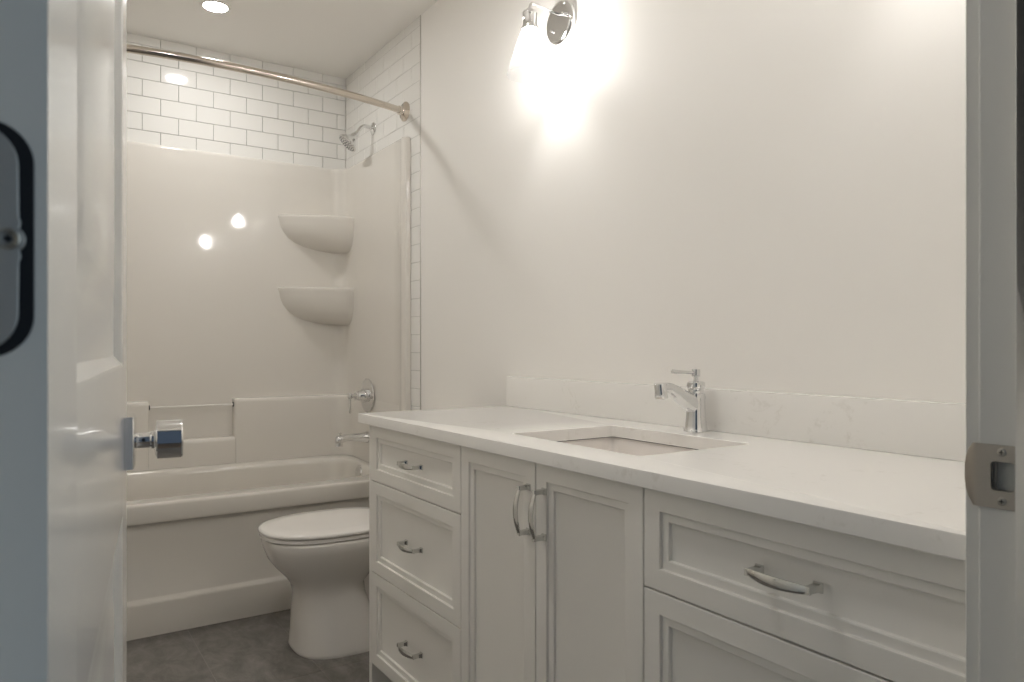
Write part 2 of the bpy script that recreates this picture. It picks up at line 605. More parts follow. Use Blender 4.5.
m.box((DW, 0.011, 0.936), (DW + 0.009, 0.024, 0.954), 0.002)
m.build('latch', M['brushed'], door)

# strike plate on the right-hand jamb
st = thing('strike_plate', 'brushed nickel strike plate with curved lip on the right door jamb', 'strike plate', (JR, 0.306, 0.945))
sx = -0.0002
def strike():
    m = MB()
    z0, z1 = -0.0285, 0.0285
    ya, yb = 0.2885 - 0.306, YF - 0.306 + 0.0005
    # face plate built round a rounded square hole
    hy0, hy1, hz0, hz1 = -0.0155, 0.0035, -0.0125, 0.0135
    outer, inner = [], []
    for (cy, cz, oy, oz) in ((hy1, hz1, yb, z1), (hy0, hz1, ya, z1), (hy0, hz0, ya, z0), (hy1, hz0, yb, z0)):
        for i in range(5):
            s1 = 1 if cy == hy1 else -1
            s2 = 1 if cz == hz1 else -1
            a = PI / 2 * i / 4
            first_vertical = (s1 == 1 and s2 == 1) or (s1 == -1 and s2 == -1)
            ca, sa = (math.cos(a), math.sin(a)) if first_vertical else (math.sin(a), math.cos(a))
            rr = 0.0035
            inner.append((cy - s1 * rr + s1 * rr * ca, cz - s2 * rr + s2 * rr * sa))
            outer.append((oy, oz))
    th = 0.0014
    m.loft([[(sx, y, z) for y, z in outer], [(sx - th, y, z) for y, z in outer], [(sx - th, y, z) for y, z in inner], [(sx + 0.004, y, z) for y, z in inner]], cap0=False, cap1=False)
    # lip that bends out round the jamb edge, ends tapering to a shallow curve
    cols = []
    for i in range(9):
        t = i / 8
        zz = z1 + (z0 - z1) * t
        e = 1 - abs(2 * t - 1) ** 3.0
        L = 0.0035 + 0.0085 * e
        line = [(sx - th, yb, zz)]
        for k in range(1, 6):
            q = k / 5
            line.append((sx - th + 0.0045 * q * q * (0.4 + 0.6 * e), yb + L * q, zz))
        for k in range(5, -1, -1):
            q = k / 5
            line.append((sx - th + 0.0012 + 0.0045 * q * q * (0.4 + 0.6 * e), yb + L * q, zz))
        cols.append(line)
    m.loft(cols)
    return m
strike().build('plate', M['brushed'], st, angle=30)
m = MB()
m.box((0.0120, -0.0160, -0.0135), (0.0140, 0.0040, 0.0145))
m.build('latch_box', M['trim'], st, label='pale latch pocket behind the plate opening')
m = MB()
m.box((-0.0012, 0.0012, -0.0105), (0.0006, 0.0032, 0.0115), 0.0004)  # dark strip along the room-side edge of the opening
m.build('dark_edge', M['dark'], st, label='dark inner edge of the opening')
for zz in (-0.0215, 0.0220):
    m = MB()
    m.lathe([(0.0037, 0), (0.0037, 0.0006), (0.0030, 0.0010), (0.0005, 0.0009)], (sx - 0.0012, -0.0055, zz), (-1, 0, 0), 24, cap0=False)
    m.box((sx - 0.0024, -0.0055 - 0.0021, zz - 0.0005), (sx - 0.0019, -0.0055 + 0.0021, zz + 0.0005), mi=1)
    m.box((sx - 0.0024, -0.0055 - 0.0005, zz - 0.0021), (sx - 0.0019, -0.0055 + 0.0005, zz + 0.0021), mi=1)
    m.build('screw', [M['screw'], M['black']], st)

# ------------------------------------------------------------------ bathtub
TF = 2.966
tub = thing('bathtub', 'white alcove bathtub with stepped apron across the end of the room', 'bathtub', (0.642, TF, 0))
X0, X1, Y0, Y1 = XL + 0.003, XR - 0.003, TF + 0.007, YB - 0.001
bx0, bx1, by0, by1 = -0.03, 1.345, 3.066, 3.628
bcx, bcy = (bx0 + bx1) / 2, (by0 + by1) / 2
def deck_z(y):
    return 0.487 + max(0, min(1, (y - 3.066) / 0.57)) * 0.018
def basin_ring(scale_x, scale_y, z, N=112, dx=0.0, ex=4.6, follow=True):
    pts = []
    hx, hy = (bx1 - bx0) / 2 * scale_x, (by1 - by0) / 2 * scale_y
    for i in range(N):
        a = 2 * PI * (i + 0.5) / N
        ca, sa = math.cos(a), math.sin(a)
        # superellipse stretched so that the corners stay tight at the drain end
        x = bcx + dx + hx * math.copysign(abs(ca) ** (2 / ex), ca)
        y = bcy + hy * math.copysign(abs(sa) ** (2 / ex), sa)
        pts.append((x, y, (deck_z(y) + z) if follow else z))
    return pts
def rect_ring(ref):
    out = []
    for x, y, z in ref:
        # push outwards to the rectangle
        dx, dy = x - bcx, y - bcy
        tx = (X1 - bcx) / dx if dx > 0 else ((X0 - bcx) / dx if dx < 0 else 1e9)
        ty = (Y1 - bcy) / dy if dy > 0 else ((Y0 - bcy) / dy if dy < 0 else 1e9)
        t = min(tx, ty)
        px, py = bcx + dx * t, bcy + dy * t
        out.append([px, py, deck_z(py)])
    for cx_, cy_ in ((X0, Y0), (X1, Y0), (X0, Y1), (X1, Y1)):
        k = min(range(len(out)), key=lambda i: (out[i][0] - cx_) ** 2 + (out[i][1] - cy_) ** 2)
        out[k] = [cx_, cy_, deck_z(cy_)]
    return [tuple(p) for p in out]
m = MB()
r0 = basin_ring(1, 1, 0)
rings = [rect_ring(r0), basin_ring(1.012, 1.03, 0.0), basin_ring(1.002, 1.008, -0.003), basin_ring(0.994, 0.985, -0.010), basin_ring(0.985, 0.965, -0.03),
         basin_ring(0.965, 0.93, -0.14), basin_ring(0.945, 0.90, -0.25, ex=4.2), basin_ring(0.915, 0.85, -0.33, ex=3.8), basin_ring(0.85, 0.75, -0.362, ex=3.4), basin_ring(0.6, 0.5, -0.372, ex=3), basin_ring(0.2, 0.2, -0.375, ex=2.6)]
m.loft(rings, cap0=False)
m.build('basin', M['tub'], tub, angle=50)
for o in [bpy.data.objects['basin']]:
    o.data.transform(Matrix.Translation(-tub.location))
m = MB()
prof = [(TF + 0.03, 0.0), (TF, 0.0), (TF, 0.116), (TF + 0.0015, 0.122), (TF + 0.006, 0.127), (TF + 0.016, 0.133), (TF + 0.019, 0.138), (TF + 0.019, 0.398), (TF + 0.017, 0.406), (TF + 0.010, 0.411), (TF + 0.003, 0.413), (TF + 0.0005, 0.416), (TF - 0.001, 0.422), (TF, 0.476), (TF + 0.0025, 0.4845), (TF + 0.008, 0.4872), (TF + 0.03, 0.4865)]
m.loft([[(x, y, z) for y, z in prof] for x in (X0, X1)])
o = m.build('apron', M['tub'], tub, angle=60)
o.data.transform(Matrix.Translation(-tub.location))
m = MB()
m.lathe([(0.036, 0), (0.036, 0.004), (0.033, 0.008), (0.012, 0.010), (0.001, 0.010)], (1.334, 3.37, 0.452), (-1, 0, 0.12), 32)
o = m.build('overflow_plate', M['chrome'], tub)
o.data.transform(Matrix.Translation(-tub.location))
m = MB()
m.lathe([(0.034, 0), (0.034, 0.003), (0.028, 0.005), (0.001, 0.003)], (1.08, 3.35, 0.1275), (0, 0, 1), 28)
o = m.build('drain', M['chrome'], tub)
o.data.transform(Matrix.Translation(-tub.location))

# ------------------------------------------------------------------ moulded shower surround
sur = thing('shower_surround', 'glossy white moulded shower surround lining the alcove above the tub', 'shower surround', (0.642, 3.7, 0.5))
SL, SR, SB = XL + TT + 0.018, XR - TT - 0.014, YB - 0.021
YE = 2.937                                # front edge of the side panels
RC = 0.075
path = []                                 # (point, outward-to-wall vector)
def pth(x, y, nx, ny):
    path.append((x, y, nx, ny))
for y, d in ((YE, 0.0), (YE + 0.003, 0.004), (YE + 0.010, 0.006), (YE + 0.045, 0.006), (YE + 0.053, 0.0035), (YE + 0.060, 0.0)):
    pth(SR - d, y, 1, 0)
for k in range(1, 9):
    pth(SR, YE + 0.06 + (SB - RC - YE - 0.06) * k / 8, 1, 0)
for i in range(1, 9):
    a = PI / 2 * i / 8
    pth(SR - RC + RC * math.cos(a), SB - RC + RC * math.sin(a), math.cos(a), math.sin(a))
NB = 16
for k in range(1, NB):
    pth(SR - RC + (SL + RC - SR + RC) * k / NB, SB, 0, 1)
for i in range(0, 9):
    a = PI / 2 + PI / 2 * i / 8
    pth(SL + RC + RC * math.cos(a), SB - RC + RC * math.sin(a), math.cos(a), math.sin(a))
for k in range(1, 9):
    pth(SL, SB - RC + (YE + 0.06 - SB + RC) * k / 8, -1, 0)
for y, d in reversed(((YE, 0.0), (YE + 0.003, 0.004), (YE + 0.010, 0.006), (YE + 0.045, 0.006), (YE + 0.053, 0.0035))):
    pth(SL + d, y, -1, 0)
def wallpt(x, y, nx, ny):
    """the point of the tiled wall behind a liner point"""
    return (min(max(x + nx * 0.2, XL + 0.003), XR - 0.003) if abs(nx) > 0.01 else x,
            min(y + ny * 0.2, YB - 0.001) if abs(ny) > 0.01 else y)
ZT = 2.000
cols = []
for i, (x, y, nx, ny) in enumerate(path):
    d = y - YE
    rr = 0.030
    zt = ZT - (rr - math.sqrt(max(0, rr * rr - (rr - d) ** 2)) if d < rr and abs(nx) > 0.9 else 0)
    wx, wy = wallpt(x, y, nx, ny)
    L_ = math.hypot(wx - x, wy - y)
    ux, uy = ((wx - x) / L_, (wy - y) / L_) if L_ > 1e-6 else (0, 0)
    col = []
    for z, q in ((deck_z(y) + 0.0012, 0), (0.7, 0), (1.0, 0), (1.4, 0), (1.8, 0), (zt - 0.018, 0), (zt - 0.006, 0.0015), (zt - 0.0015, 0.005), (zt, 0.011)):
        col.append((x + ux * q, y + uy * q, z))
    col.append((wx, wy, zt + 0.001))
    cols.append(col)
first = [(wallpt(*path[0])[0], YE - 0.001, c[2]) for c in cols[0]]
last = [(wallpt(*path[-1])[0], YE - 0.001, c[2]) for c in cols[-1]]
m = MB()
m.loft([first] + cols + [last], closed=False, cap0=False, cap1=False)
o = m.build('wall_panel', M['acrylic'], sur, angle=50)
o.data.transform(Matrix.Translation(-sur.location))

# thicker lower backrest with a notch for the grab bar
KX0, KX1, KF = 0.447, 0.817, 3.655
def ledge(pts, zt):
    """a run of thicker lower wall: pts = (x, y, wall x, wall y, sink) with sink pulling the end towards the wall"""
    m = MB()
    cols = []
    for x, y, wx, wy, sink in pts:
        L_ = math.hypot(wx - x, wy - y)
        ux, uy = (wx - x) / L_, (wy - y) / L_
        col = []
        for z, q in ((0.5062, 0), (0.560, 0), (zt - 0.020, 0), (zt - 0.010, 0.0012), (zt - 0.004, 0.0042), (zt - 0.001, 0.009), (zt, 0.015)):
            q = min(q + sink * 0.9, L_ * 0.95)
            col.append((x + ux * q, y + uy * q, z - sink * 0.25))
        col.append((wx, wy, zt - sink * 0.25))
        col.append((wx, wy, 0.5062))
        cols.append(col)
    m.loft(cols)
    return m
WB2 = SB + 0.001
def side_run(mir):
    """corner run: from the notch edge round the corner and a little way along the side wall"""
    X = lambda x: x if not mir else SL + SR - x
    xe = KX1 if not mir else SL + SR - KX0
    pts = [(X(xe + 0.0000), KF, X(xe + 0.0000), WB2, 0.020), (X(xe + 0.0010), KF, X(xe + 0.001), WB2, 0.008), (X(xe + 0.005), KF, X(xe + 0.005), WB2, 0.002), (X(xe + 0.012), KF, X(xe + 0.012), WB2, 0)]
    xr, r = SR - 0.0025, 0.10
    for k in range(1, 9):
        x = xe + 0.012 + (xr - r - xe - 0.012) * k / 8
        pts.append((X(x), KF, X(x), WB2, 0))
    for i in range(1, 9):
        a = PI / 2 - PI / 2 * i / 8
        x, y = xr - r + r * math.cos(a), KF - r + r * math.sin(a)
        k = 1 - i / 8
        wx = min(xr - r + (r + 0.2) * math.cos(a), SR + 0.001) if i < 8 else SR + 0.001
        wy = min(KF - r + (r + 0.2) * math.sin(a), WB2) if math.sin(a) > 1e-3 else y
        pts.append((X(x), y, X(wx), wy, 0))
    for k in range(1, 6):
        y = KF - r + (YE + 0.08 - KF + r) * k / 5
        pts.append((X(xr + 0.002 * k / 5), y, X(SR + 0.001), y, 0))
    return pts
def addl(m, label):
    o = m.build('backrest', M['acrylic'], sur, angle=50, label=label)
    o.data.transform(Matrix.Translation(-sur.location))
addl(ledge(side_run(False), 0.815), 'raised lower ledge right of the notch')
addl(ledge(side_run(True), 0.815), 'raised lower ledge left of the notch')
addl(ledge([(KX0 - 0.002 + (KX1 - KX0 + 0.004) * k / 6, KF + 0.002, KX0 - 0.002 + (KX1 - KX0 + 0.004) * k / 6, WB2, 0) for k in range(7)], 0.632), 'low ledge at the bottom of the notch')
m = MB()
m.tube([(KX0 + 0.001, 3.672, 0.787), (KX1 - 0.001, 3.672, 0.787)], 0.0045, 16)
o = m.build('grab_bar', mat('clear_bar', (0.82, 0.80, 0.76), 0.08, coat=0.5), sur, label='pale bar across the notch in the ledge')
o.data.transform(Matrix.Translation(-sur.location))
for xx in (KX0 + 0.0005, KX1 - 0.0045):
    m = MB()
    m.lathe([(0.0115, 0), (0.0115, 0.003), (0.009, 0.004), (0.007, 0.004)], (xx, 3.672, 0.787), (1, 0, 0), 20)
    q = m.build('bar_end', M['dark'], o, label='dark collar at the end of the bar')
    q.data.transform(Matrix.Translation(-sur.location))

# two moulded corner shelves
def corner_shelf(zt, h):
    m = MB()
    cx_, cy_ = SR + 0.004, SB + 0.004
    LX, LY = cx_ - 1.034, 0.150
    rings = []
    N = 20
    def ring(s, z, bulge, ox=0.0):
        pts = [(cx_, cy_, z)]
        for i in range(N + 1):
            t = i / N
            # front edge: nearly straight diagonal with rounded ends
            ax = (LX * s) * (1 - t)
            ay = (LY * (0.35 + 0.65 * s)) * t
            bu = bulge * math.sin(PI * t) ** 0.8
            nx_, ny_ = -LY, -LX
            l_ = math.hypot(nx_, ny_)
            pts.append((cx_ - ax + nx_ / l_ * bu * 0.55, cy_ - ay + ny_ / l_ * bu, z))
        return pts
    sh = [(0, 0.975, 0.038), (0.003, 1.0, 0.044), (0.012, 1.0, 0.046), (0.022, 0.985, 0.045), (0.040, 0.975, 0.044), (0.06, 0.955, 0.042), (0.085, 0.915, 0.038), (0.11, 0.85, 0.034), (0.13, 0.76, 0.028), (0.147, 0.63, 0.020), (0.160, 0.45, 0.010), (0.168, 0.25, 0.004), (0.171, 0.08, 0.001)]
    for dz, s, bu in sh:
        rings.append(ring(s, zt - dz * h / 0.17, bu))
    m.loft(rings)
    return m
for zt, h in ((1.729, 0.175), (1.366, 0.19)):
    o = corner_shelf(zt, h).build('corner_shelf', M['acrylic'], sur, angle=50,
                                  label=('upper' if zt > 1.5 else 'lower') + ' moulded corner shelf with rounded underside')
    o.data.transform(Matrix.Translation(-sur.location))

# ------------------------------------------------------------------ shower fittings
rod = thing('curtain_rod', 'curved polished nickel shower curtain rod bowing out over the tub', 'curtain rod', (0.642, 2.990, 2.117))
pts = []
RX0, RX1 = XL + 0.003, XR - 0.003
for i in range(41):
    x = RX0 + 0.012 + (RX1 - RX0 - 0.024) * i / 40
    t = (x - 0.642) / 0.75
    pts.append((x - 0.642, -0.118 * (1 - min(1, t * t)), 0))
MB().tube(pts, 0.0145, 20).build('rod', M['nickel'], rod)
for xx, s in ((RX1, -1), (RX0, 1)):
    m = MB()
    m.lathe([(0.043, 0), (0.043, 0.004), (0.039, 0.008), (0.028, 0.012), (0.021, 0.020), (0.0195, 0.028), (0.0195, 0.036), (0.0155, 0.038)], (xx - 0.642, 0, 0), (s, -0.12, 0), 40)
    m.build('rod_flange', M['nickel'], rod)

sh = thing('wall_shower', 'chrome shower head on a bent arm high on the tiled wall', 'shower', (XR - 0.003, 3.356, 2.133))
m = MB()
m.lathe([(0.030, 0), (0.030, 0.002), (0.026, 0.005), (0.015, 0.010), (0.012, 0.011)], (0, 0, 0), (-1, 0, 0), 32)
m.build('flange', M['chrome'], sh)
arm = smoothpath([(-0.004, 0, 0), (-0.026, 0, 0.004), (-0.050, 0, 0.003), (-0.068, 0, -0.011), (-0.082, 0, -0.036)], 6)
MB().tube(arm, 0.0095, 16).build('shower_arm', M['chrome'], sh)
hd = Vector((-0.66, 0.10, -0.74)).normalized()
m = MB()
ho = Vector((-0.081, 0, -0.035))
m.lathe([(0.012, 0), (0.014, 0.006), (0.014, 0.016), (0.019, 0.020), (0.020, 0.034), (0.026, 0.042), (0.040, 0.058), (0.050, 0.068), (0.052, 0.074), (0.050, 0.078), (0.046, 0.079)], ho, hd, 40)
hb = m.build('head', M['chrome'], sh)
m = MB()
q = hd.to_track_quat('Z', 'Y').to_matrix()
for rr, nn in ((0.010, 6), (0.021, 11), (0.032, 16), (0.042, 22)):
    for i in range(nn):
        a = 2 * PI * i / nn + rr * 40
        p = ho + q @ Vector((rr * math.cos(a), rr * math.sin(a), 0.0785))
        m.lathe([(0.0028, 0), (0.0022, 0.002)], p, hd, 8)
m.build('nozzles', M['nozzle'], hb, label='rings of dark spray nozzles')

vy = 3.370
vx = SR - 0.0045
va = thing('shower_valve', 'chrome shower mixer with round plate and hanging lever above the tub spout', 'shower valve', (vx, vy, 0.826))
m = MB()
m.lathe([(0.083, 0), (0.083, 0.003), (0.080, 0.006), (0.060, 0.0085), (0.052, 0.010), (0.048, 0.009), (0.034, 0.011)], (0, 0, 0), (-1, 0, 0), 48)
m.build('escutcheon', M['chrome'], va)
m = MB()
m.lathe([(0.033, 0.010), (0.033, 0.020), (0.031, 0.030), (0.025, 0.042), (0.022, 0.052), (0.022, 0.064), (0.015, 0.066), (0.011, 0.070), (0.0100, 0.084)], (0, 0, 0), (-1, 0, 0), 32)
m.build('hub', M['chrome'], va)
m = MB()
m.lathe([(0.0095, -0.013), (0.011, -0.009), (0.011, 0.009), (0.0095, 0.013)], (-0.092, 0, 0.0), (0, 0, 1), 20)
m.lathe([(0.0050, 0.008), (0.0058, 0.05), (0.0066, 0.080), (0.0052, 0.084)], (-0.092, 0, 0), (0, 0, -1), 16)
m.build('lever', M['chrome'], va)

sp = thing('tub_spout', 'chrome bathtub spout with diverter knob under the shower valve', 'tub spout', (vx, vy, 0.622))
m = MB()
sec = [(0, 0.028, 0.0, 0.028), (-0.006, 0.0275, 0.0, 0.028), (-0.020, 0.023, 0.001, 0.023), (-0.050, 0.0205, 0.003, 0.0195), (-0.085, 0.018, 0.004, 0.0175), (-0.115, 0.018, 0.003, 0.0175), (-0.130, 0.020, 0.000, 0.0200), (-0.143, 0.019, -0.004, 0.022), (-0.155, 0.018, -0.007, 0.022), (-0.163, 0.012, -0.008, 0.016)]
m.loft([[(x, ry * math.cos(2 * PI * i / 24), cz + rz_ * math.sin(2 * PI * i / 24)) for i in range(24)] for x, ry, cz, rz_ in sec])
m.lathe([(0.017, 0.0), (0.019, 0.018), (0.020, 0.026), (0.017, 0.027)], (-0.145, 0, -0.008), (-0.08, 0, -1), 24)
m.build('spout_body', M['chrome'], sp)
m = MB()
m.lathe([(0.0045, 0), (0.0045, 0.006), (0.009, 0.008), (0.0095, 0.013), (0.006, 0.015)], (-0.143, 0, 0.016), (0, 0, 1), 20)
m.build('diverter_knob', M['chrome'], sp)

# ------------------------------------------------------------------ recessed downlight
def downlight(x, y, label):
    dl = thing('downlight', label, 'ceiling light', (x, y, ZC), 0, 'recessed ceiling lights')
    m = MB()
    m.lathe([(0.047, -0.0025), (0.050, -0.004), (0.060, -0.003), (0.063, 0.0)], (0, 0, 0), (0, 0, 1), 48, cap0=False, cap1=False)
    m.build('trim_ring', M['ceiling'], dl)
    m = MB()
    m.lathe([(0.0475, 0), (0.0475, 0.0022), (0.046, 0.0026)], (0, 0, 0), (0, 0, -1), 48, cap0=False)
    m.build('lens', M['downlight'], dl, label='glowing white lens')
downlight(0.648, 3.245, 'round recessed ceiling light glowing above the tub')
downlight(0.330, 1.450, 'fill light added out of view, shaped as a round recessed ceiling light')  # unseen lamp, added to give the vanity its fill light

# ------------------------------------------------------------------ wall sconces
def sconce(y, label):
    t = thing('wall_sconce', label, 'wall light', (XR, y, 2.083), 0, 'glass cone wall sconces above the vanity')
    m = MB()
    m.lathe([(0.067, 0), (0.068, 0.004), (0.067, 0.015), (0.063, 0.020), (0.059, 0.0215), (0.056, 0.0205), (0.002, 0.0205)], (0, 0, 0), (-1, 0, 0), 56)
    m.build('backplate', M['chrome'], t)
    for dy, dz in ((-0.030, 0.018), (0.030, -0.018)):
        m = MB()
        m.lathe([(0.0045, 0), (0.0055, 0.003), (0.0045, 0.007), (0.001, 0.009)], (-0.0205, dy, dz), (-1, 0, 0), 16)
        m.build('cap_nut', M['chrome'], t)
    ax_ = -0.128
    pts = [(-0.020, 0.0, 0.026), (-0.040, 0, 0.0275), (-0.080, 0, 0.031), (-0.105, 0, 0.0335)] + bez((-0.108, 0, 0.034), (-0.122, 0, 0.036), (-0.1285, 0, 0.030), (ax_, 0, 0.012), 10)
    MB().tube(pts, 0.0048, 14).build('arm', M['chrome'], t)
    m = MB()
    m.lathe([(0.010, 0.014), (0.012, 0.010), (0.021, 0.006), (0.0225, 0.002), (0.0225, -0.004), (0.0215, -0.006), (0.0215, -0.040), (0.0260, -0.042), (0.0275, -0.046), (0.0270, -0.050), (0.020, -0.052)], (ax_, 0, 0), (0, 0, 1), 36)
    m.build('socket', M['chrome'], t)
    m = MB()
    pr = [(0.0265, -0.050), (0.0275, -0.056), (0.031, -0.064), (0.040, -0.090), (0.053, -0.130), (0.066, -0.168), (0.0705, -0.184), (0.0715, -0.188)]
    th = 0.0022
    m.lathe(pr + [(r_ - th, z_) for r_, z_ in reversed(pr)], (ax_, 0, 0), (0, 0, 1), 56, cap0=False, cap1=False)
    m.build('glass_shade', M['glass'], t, label='clear glass cone shade')
    m = MB()
    m.lathe([(0.012, -0.050), (0.0125, -0.062), (0.015, -0.074), (0.020, -0.087), (0.0235, -0.101), (0.0235, -0.112), (0.019, -0.123), (0.010, -0.130), (0.001, -0.132)], (ax_, 0, 0), (0, 0, 1), 32)
    m.build('bulb', M['bulb'], t, label='lit white bulb')
    return t
sconce(1.835, 'glass cone wall sconce lit on the left end of the vanity wall')
sconce(0.640, 'glass cone wall sconce nearest the doorway, reflected in the shower wall')

# ------------------------------------------------------------------ vanity
FX = 0.862
VY0, VY1 = 0.333, 2.100
CT = 0.828
van = thing('vanity_cabinet', 'white painted vanity cabinet with drawers and two doors along the right wall', 'vanity', (FX, 1.2, 0))
def vp(o):
    o.data.transform(Matrix.Translation(-van.location))
    return o
m = MB()
for ya in (VY0, 0.894, 1.520, 2.064):                                            # gables and partitions
    m.box((FX + 0.020, ya, 0.100), (XR - 0.014, ya + 0.016, 0.8275))
m.box((FX + 0.020, VY0, 0.100), (XR - 0.014, 2.080, 0.116))
m.box((XR - 0.013, VY0, 0.100), (XR - 0.001, 2.080, 0.8275))
m.box((FX + 0.020, VY0, 0.790), (FX + 0.052, 2.080, 0.8275))
m.box((FX + 0.001, 2.0805, 0.0), (XR - 0.001, VY1, 0.8275), 0.001)               # end panel down to the floor
m.box((FX + 0.075, VY0, 0.0), (FX + 0.090, 2.080, 0.100))                        # toe kick
vp(m.build('carcass', M['cabinet'], van, smooth=False))

def front(y0, y1, z0, z1):
    m = MB()
    def ring(ins, d):
        return [(FX + d, y0 + ins, z0 + ins), (FX + d, y1 - ins, z0 + ins), (FX + d, y1 - ins, z1 - ins), (FX + d, y0 + ins, z1 - ins)]
    m.loft([ring(*r_) for r_ in ((0, 0.0193), (0, 0.0012), (0.0004, 0.0004), (0.0012, 0), (0.0350, 0), (0.0358, 0.0006), (0.0362, 0.0050), (0.0375, 0.0056), (0.0500, 0.0052), (0.0520, 0.0062), (0.0530, 0.0105), (0.0545, 0.0110))])
    return m
def pull(y, z, vert=False):
    c = 0.046
    m = MB()
    def P(u, v, o):
        return (FX - o, y + (v if vert else u), z + (u if vert else v))
    for s in (-1, 1):
        m.loft([[P(s * c + a * w, b_ * w, o) for a, b_ in ((-1, -1), (1, -1), (1, 1), (-1, 1))] for o, w in ((-0.0006, 0.0068), (0.002, 0.0068), (0.005, 0.0048), (0.020, 0.0044), (0.0265, 0.0052), (0.0275, 0.0045))])
    rings = []
    N = 20
    for i in range(N + 1):
        t = -1 + 2 * i / N
        u = t * (c + 0.002)
        o = 0.0235 + 0.0105 * (1 - t * t)
        w = 0.0050 + 0.0028 * (1 - t * t)
        th = 0.0030
        rings.append([P(u, a * w, o + b_ * th) for a, b_ in ((-1, -0.4), (-0.6, -1), (0.6, -1), (1, -0.4), (1, 0.4), (0.55, 1), (-0.55, 1), (-1, 0.4))])
    m.loft(rings)
    return m
def add_front(name, y0, y1, z0, z1, py, pz, vert=False):
    o = vp(front(y0, y1, z0, z1).build(name, M['cabinet'], van, angle=25))
    vp(pull(py, pz, vert).build('pull_handle', M['satin'], o, angle=40, label='arched satin chrome pull'))
ZS = [(0.6600, 0.8262), (0.3850, 0.6570), (0.1060, 0.3820)]
for (z0, z1), pz in zip(ZS, (0.744, 0.525, 0.248)):
    add_front('drawer', 1.5315, 2.0785, z0, z1, 1.786, pz)
    add_front('drawer', 0.3350, 0.9025, z0, z1, 0.623, pz + 0.002)
add_front('cabinet_door', 1.2205, 1.5285, 0.106, 0.8262, 1.243, 0.725, True)
add_front('cabinet_door', 0.9055, 1.2175, 0.106, 0.8262, 1.188, 0.725, True)

# countertop with the sink cut-out
CX0, CY1 = 0.846, 2.149
HX0, HX1, HY0, HY1 = 0.950, 1.270, 1.008, 1.445
HCX, HCY = (HX0 + HX1) / 2, (HY0 + HY1) / 2
def rrect(x0, x1, y0, y1, r, z, n=6):
    pts = []
    for cx_, cy_, a0 in ((x1 - r, y1 - r, 0), (x0 + r, y1 - r, 90), (x0 + r, y0 + r, 180), (x1 - r, y0 + r, 270)):
        for i in range(n + 1):
            a = math.radians(a0 + 90 * i / n)
            pts.append((cx_ + r * math.cos(a), cy_ + r * math.sin(a), z))
    return pts
m = MB()
cx0, cx1, cy0, cy1 = CX0, XR - 0.0005, YF + 0.0005, CY1
m.loft([rrect(HX0, HX1, HY0, HY1, 0.012, CT), rrect(HX0, HX1, HY0, HY1, 0.012, 0.8555), rrect(HX0 - 0.0015, HX1 + 0.0015, HY0 - 0.0015, HY1 + 0.0015, 0.0135, 0.857),
        rrect(cx0 + 0.002, cx1, cy0, cy1 - 0.002, 0.001, 0.857), rrect(cx0 + 0.0005, cx1, cy0, cy1 - 0.0005, 0.0015, 0.8563), rrect(cx0, cx1, cy0, cy1, 0.002, 0.855), rrect(cx0, cx1, cy0, cy1, 0.002, CT + 0.001), rrect(cx0 + 0.001, cx1, cy0, cy1 - 0.001, 0.002, CT)], loop=True)
o = m.build('countertop', M['quartz'], angle=40)
tag(at(o, (CX0, 1.2, CT)), 'white speckled quartz countertop running the length of the vanity', 'countertop')
m = MB()
m.box((XR - 0.020, YF + 0.0005, 0.8573), (XR - 0.0005, 2.133, 0.9595), 0.0012)
o = m.build('backsplash', M['quartz'])
tag(at(o, (XR, 1.2, 0.8573)), 'low white quartz backsplash strip standing on the countertop against the wall', 'backsplash')

# undermount sink
sk = thing('sink', 'rectangular white undermount basin sunk in the countertop', 'sink', (HCX, HCY, 0.66))
m = MB()
e = 0.006
def sr(i, z, r=0.02):
    return [(x - HCX, y - HCY, z - 0.66) for x, y, z in rrect(HX0 - e + i, HX1 + e - i, HY0 - e + i, HY1 + e - i, r, z)]
m.loft([sr(-0.022, 0.815, 0.03), sr(-0.022, 0.8262, 0.03), sr(0, 0.8262), sr(0.001, 0.822), sr(0.003, 0.80), sr(0.010, 0.74, 0.024), sr(0.018, 0.705, 0.03), sr(0.030, 0.690, 0.03), sr(0.06, 0.683, 0.03), sr(0.13, 0.680, 0.02)], cap0=False)
m.build('basin', M['sink'], sk, angle=50)
m = MB()
m.lathe([(0.024, 0), (0.024, 0.002), (0.018, 0.003), (0.016, 0.001), (0.001, 0.001)], (0, 0, 0.0202), (0, 0, 1), 28)
m.build('drain', M['chrome'], sk)
m = MB()
m.loft([sr(0.0052, 0.8263), sr(0.0052, 0.8279), sr(-0.004, 0.8279), sr(-0.004, 0.8263)], loop=True)  # dark ring between the counter underside and the basin
m.build('counter_joint', M['dark'], sk, label='thin dark joint under the counter edge')

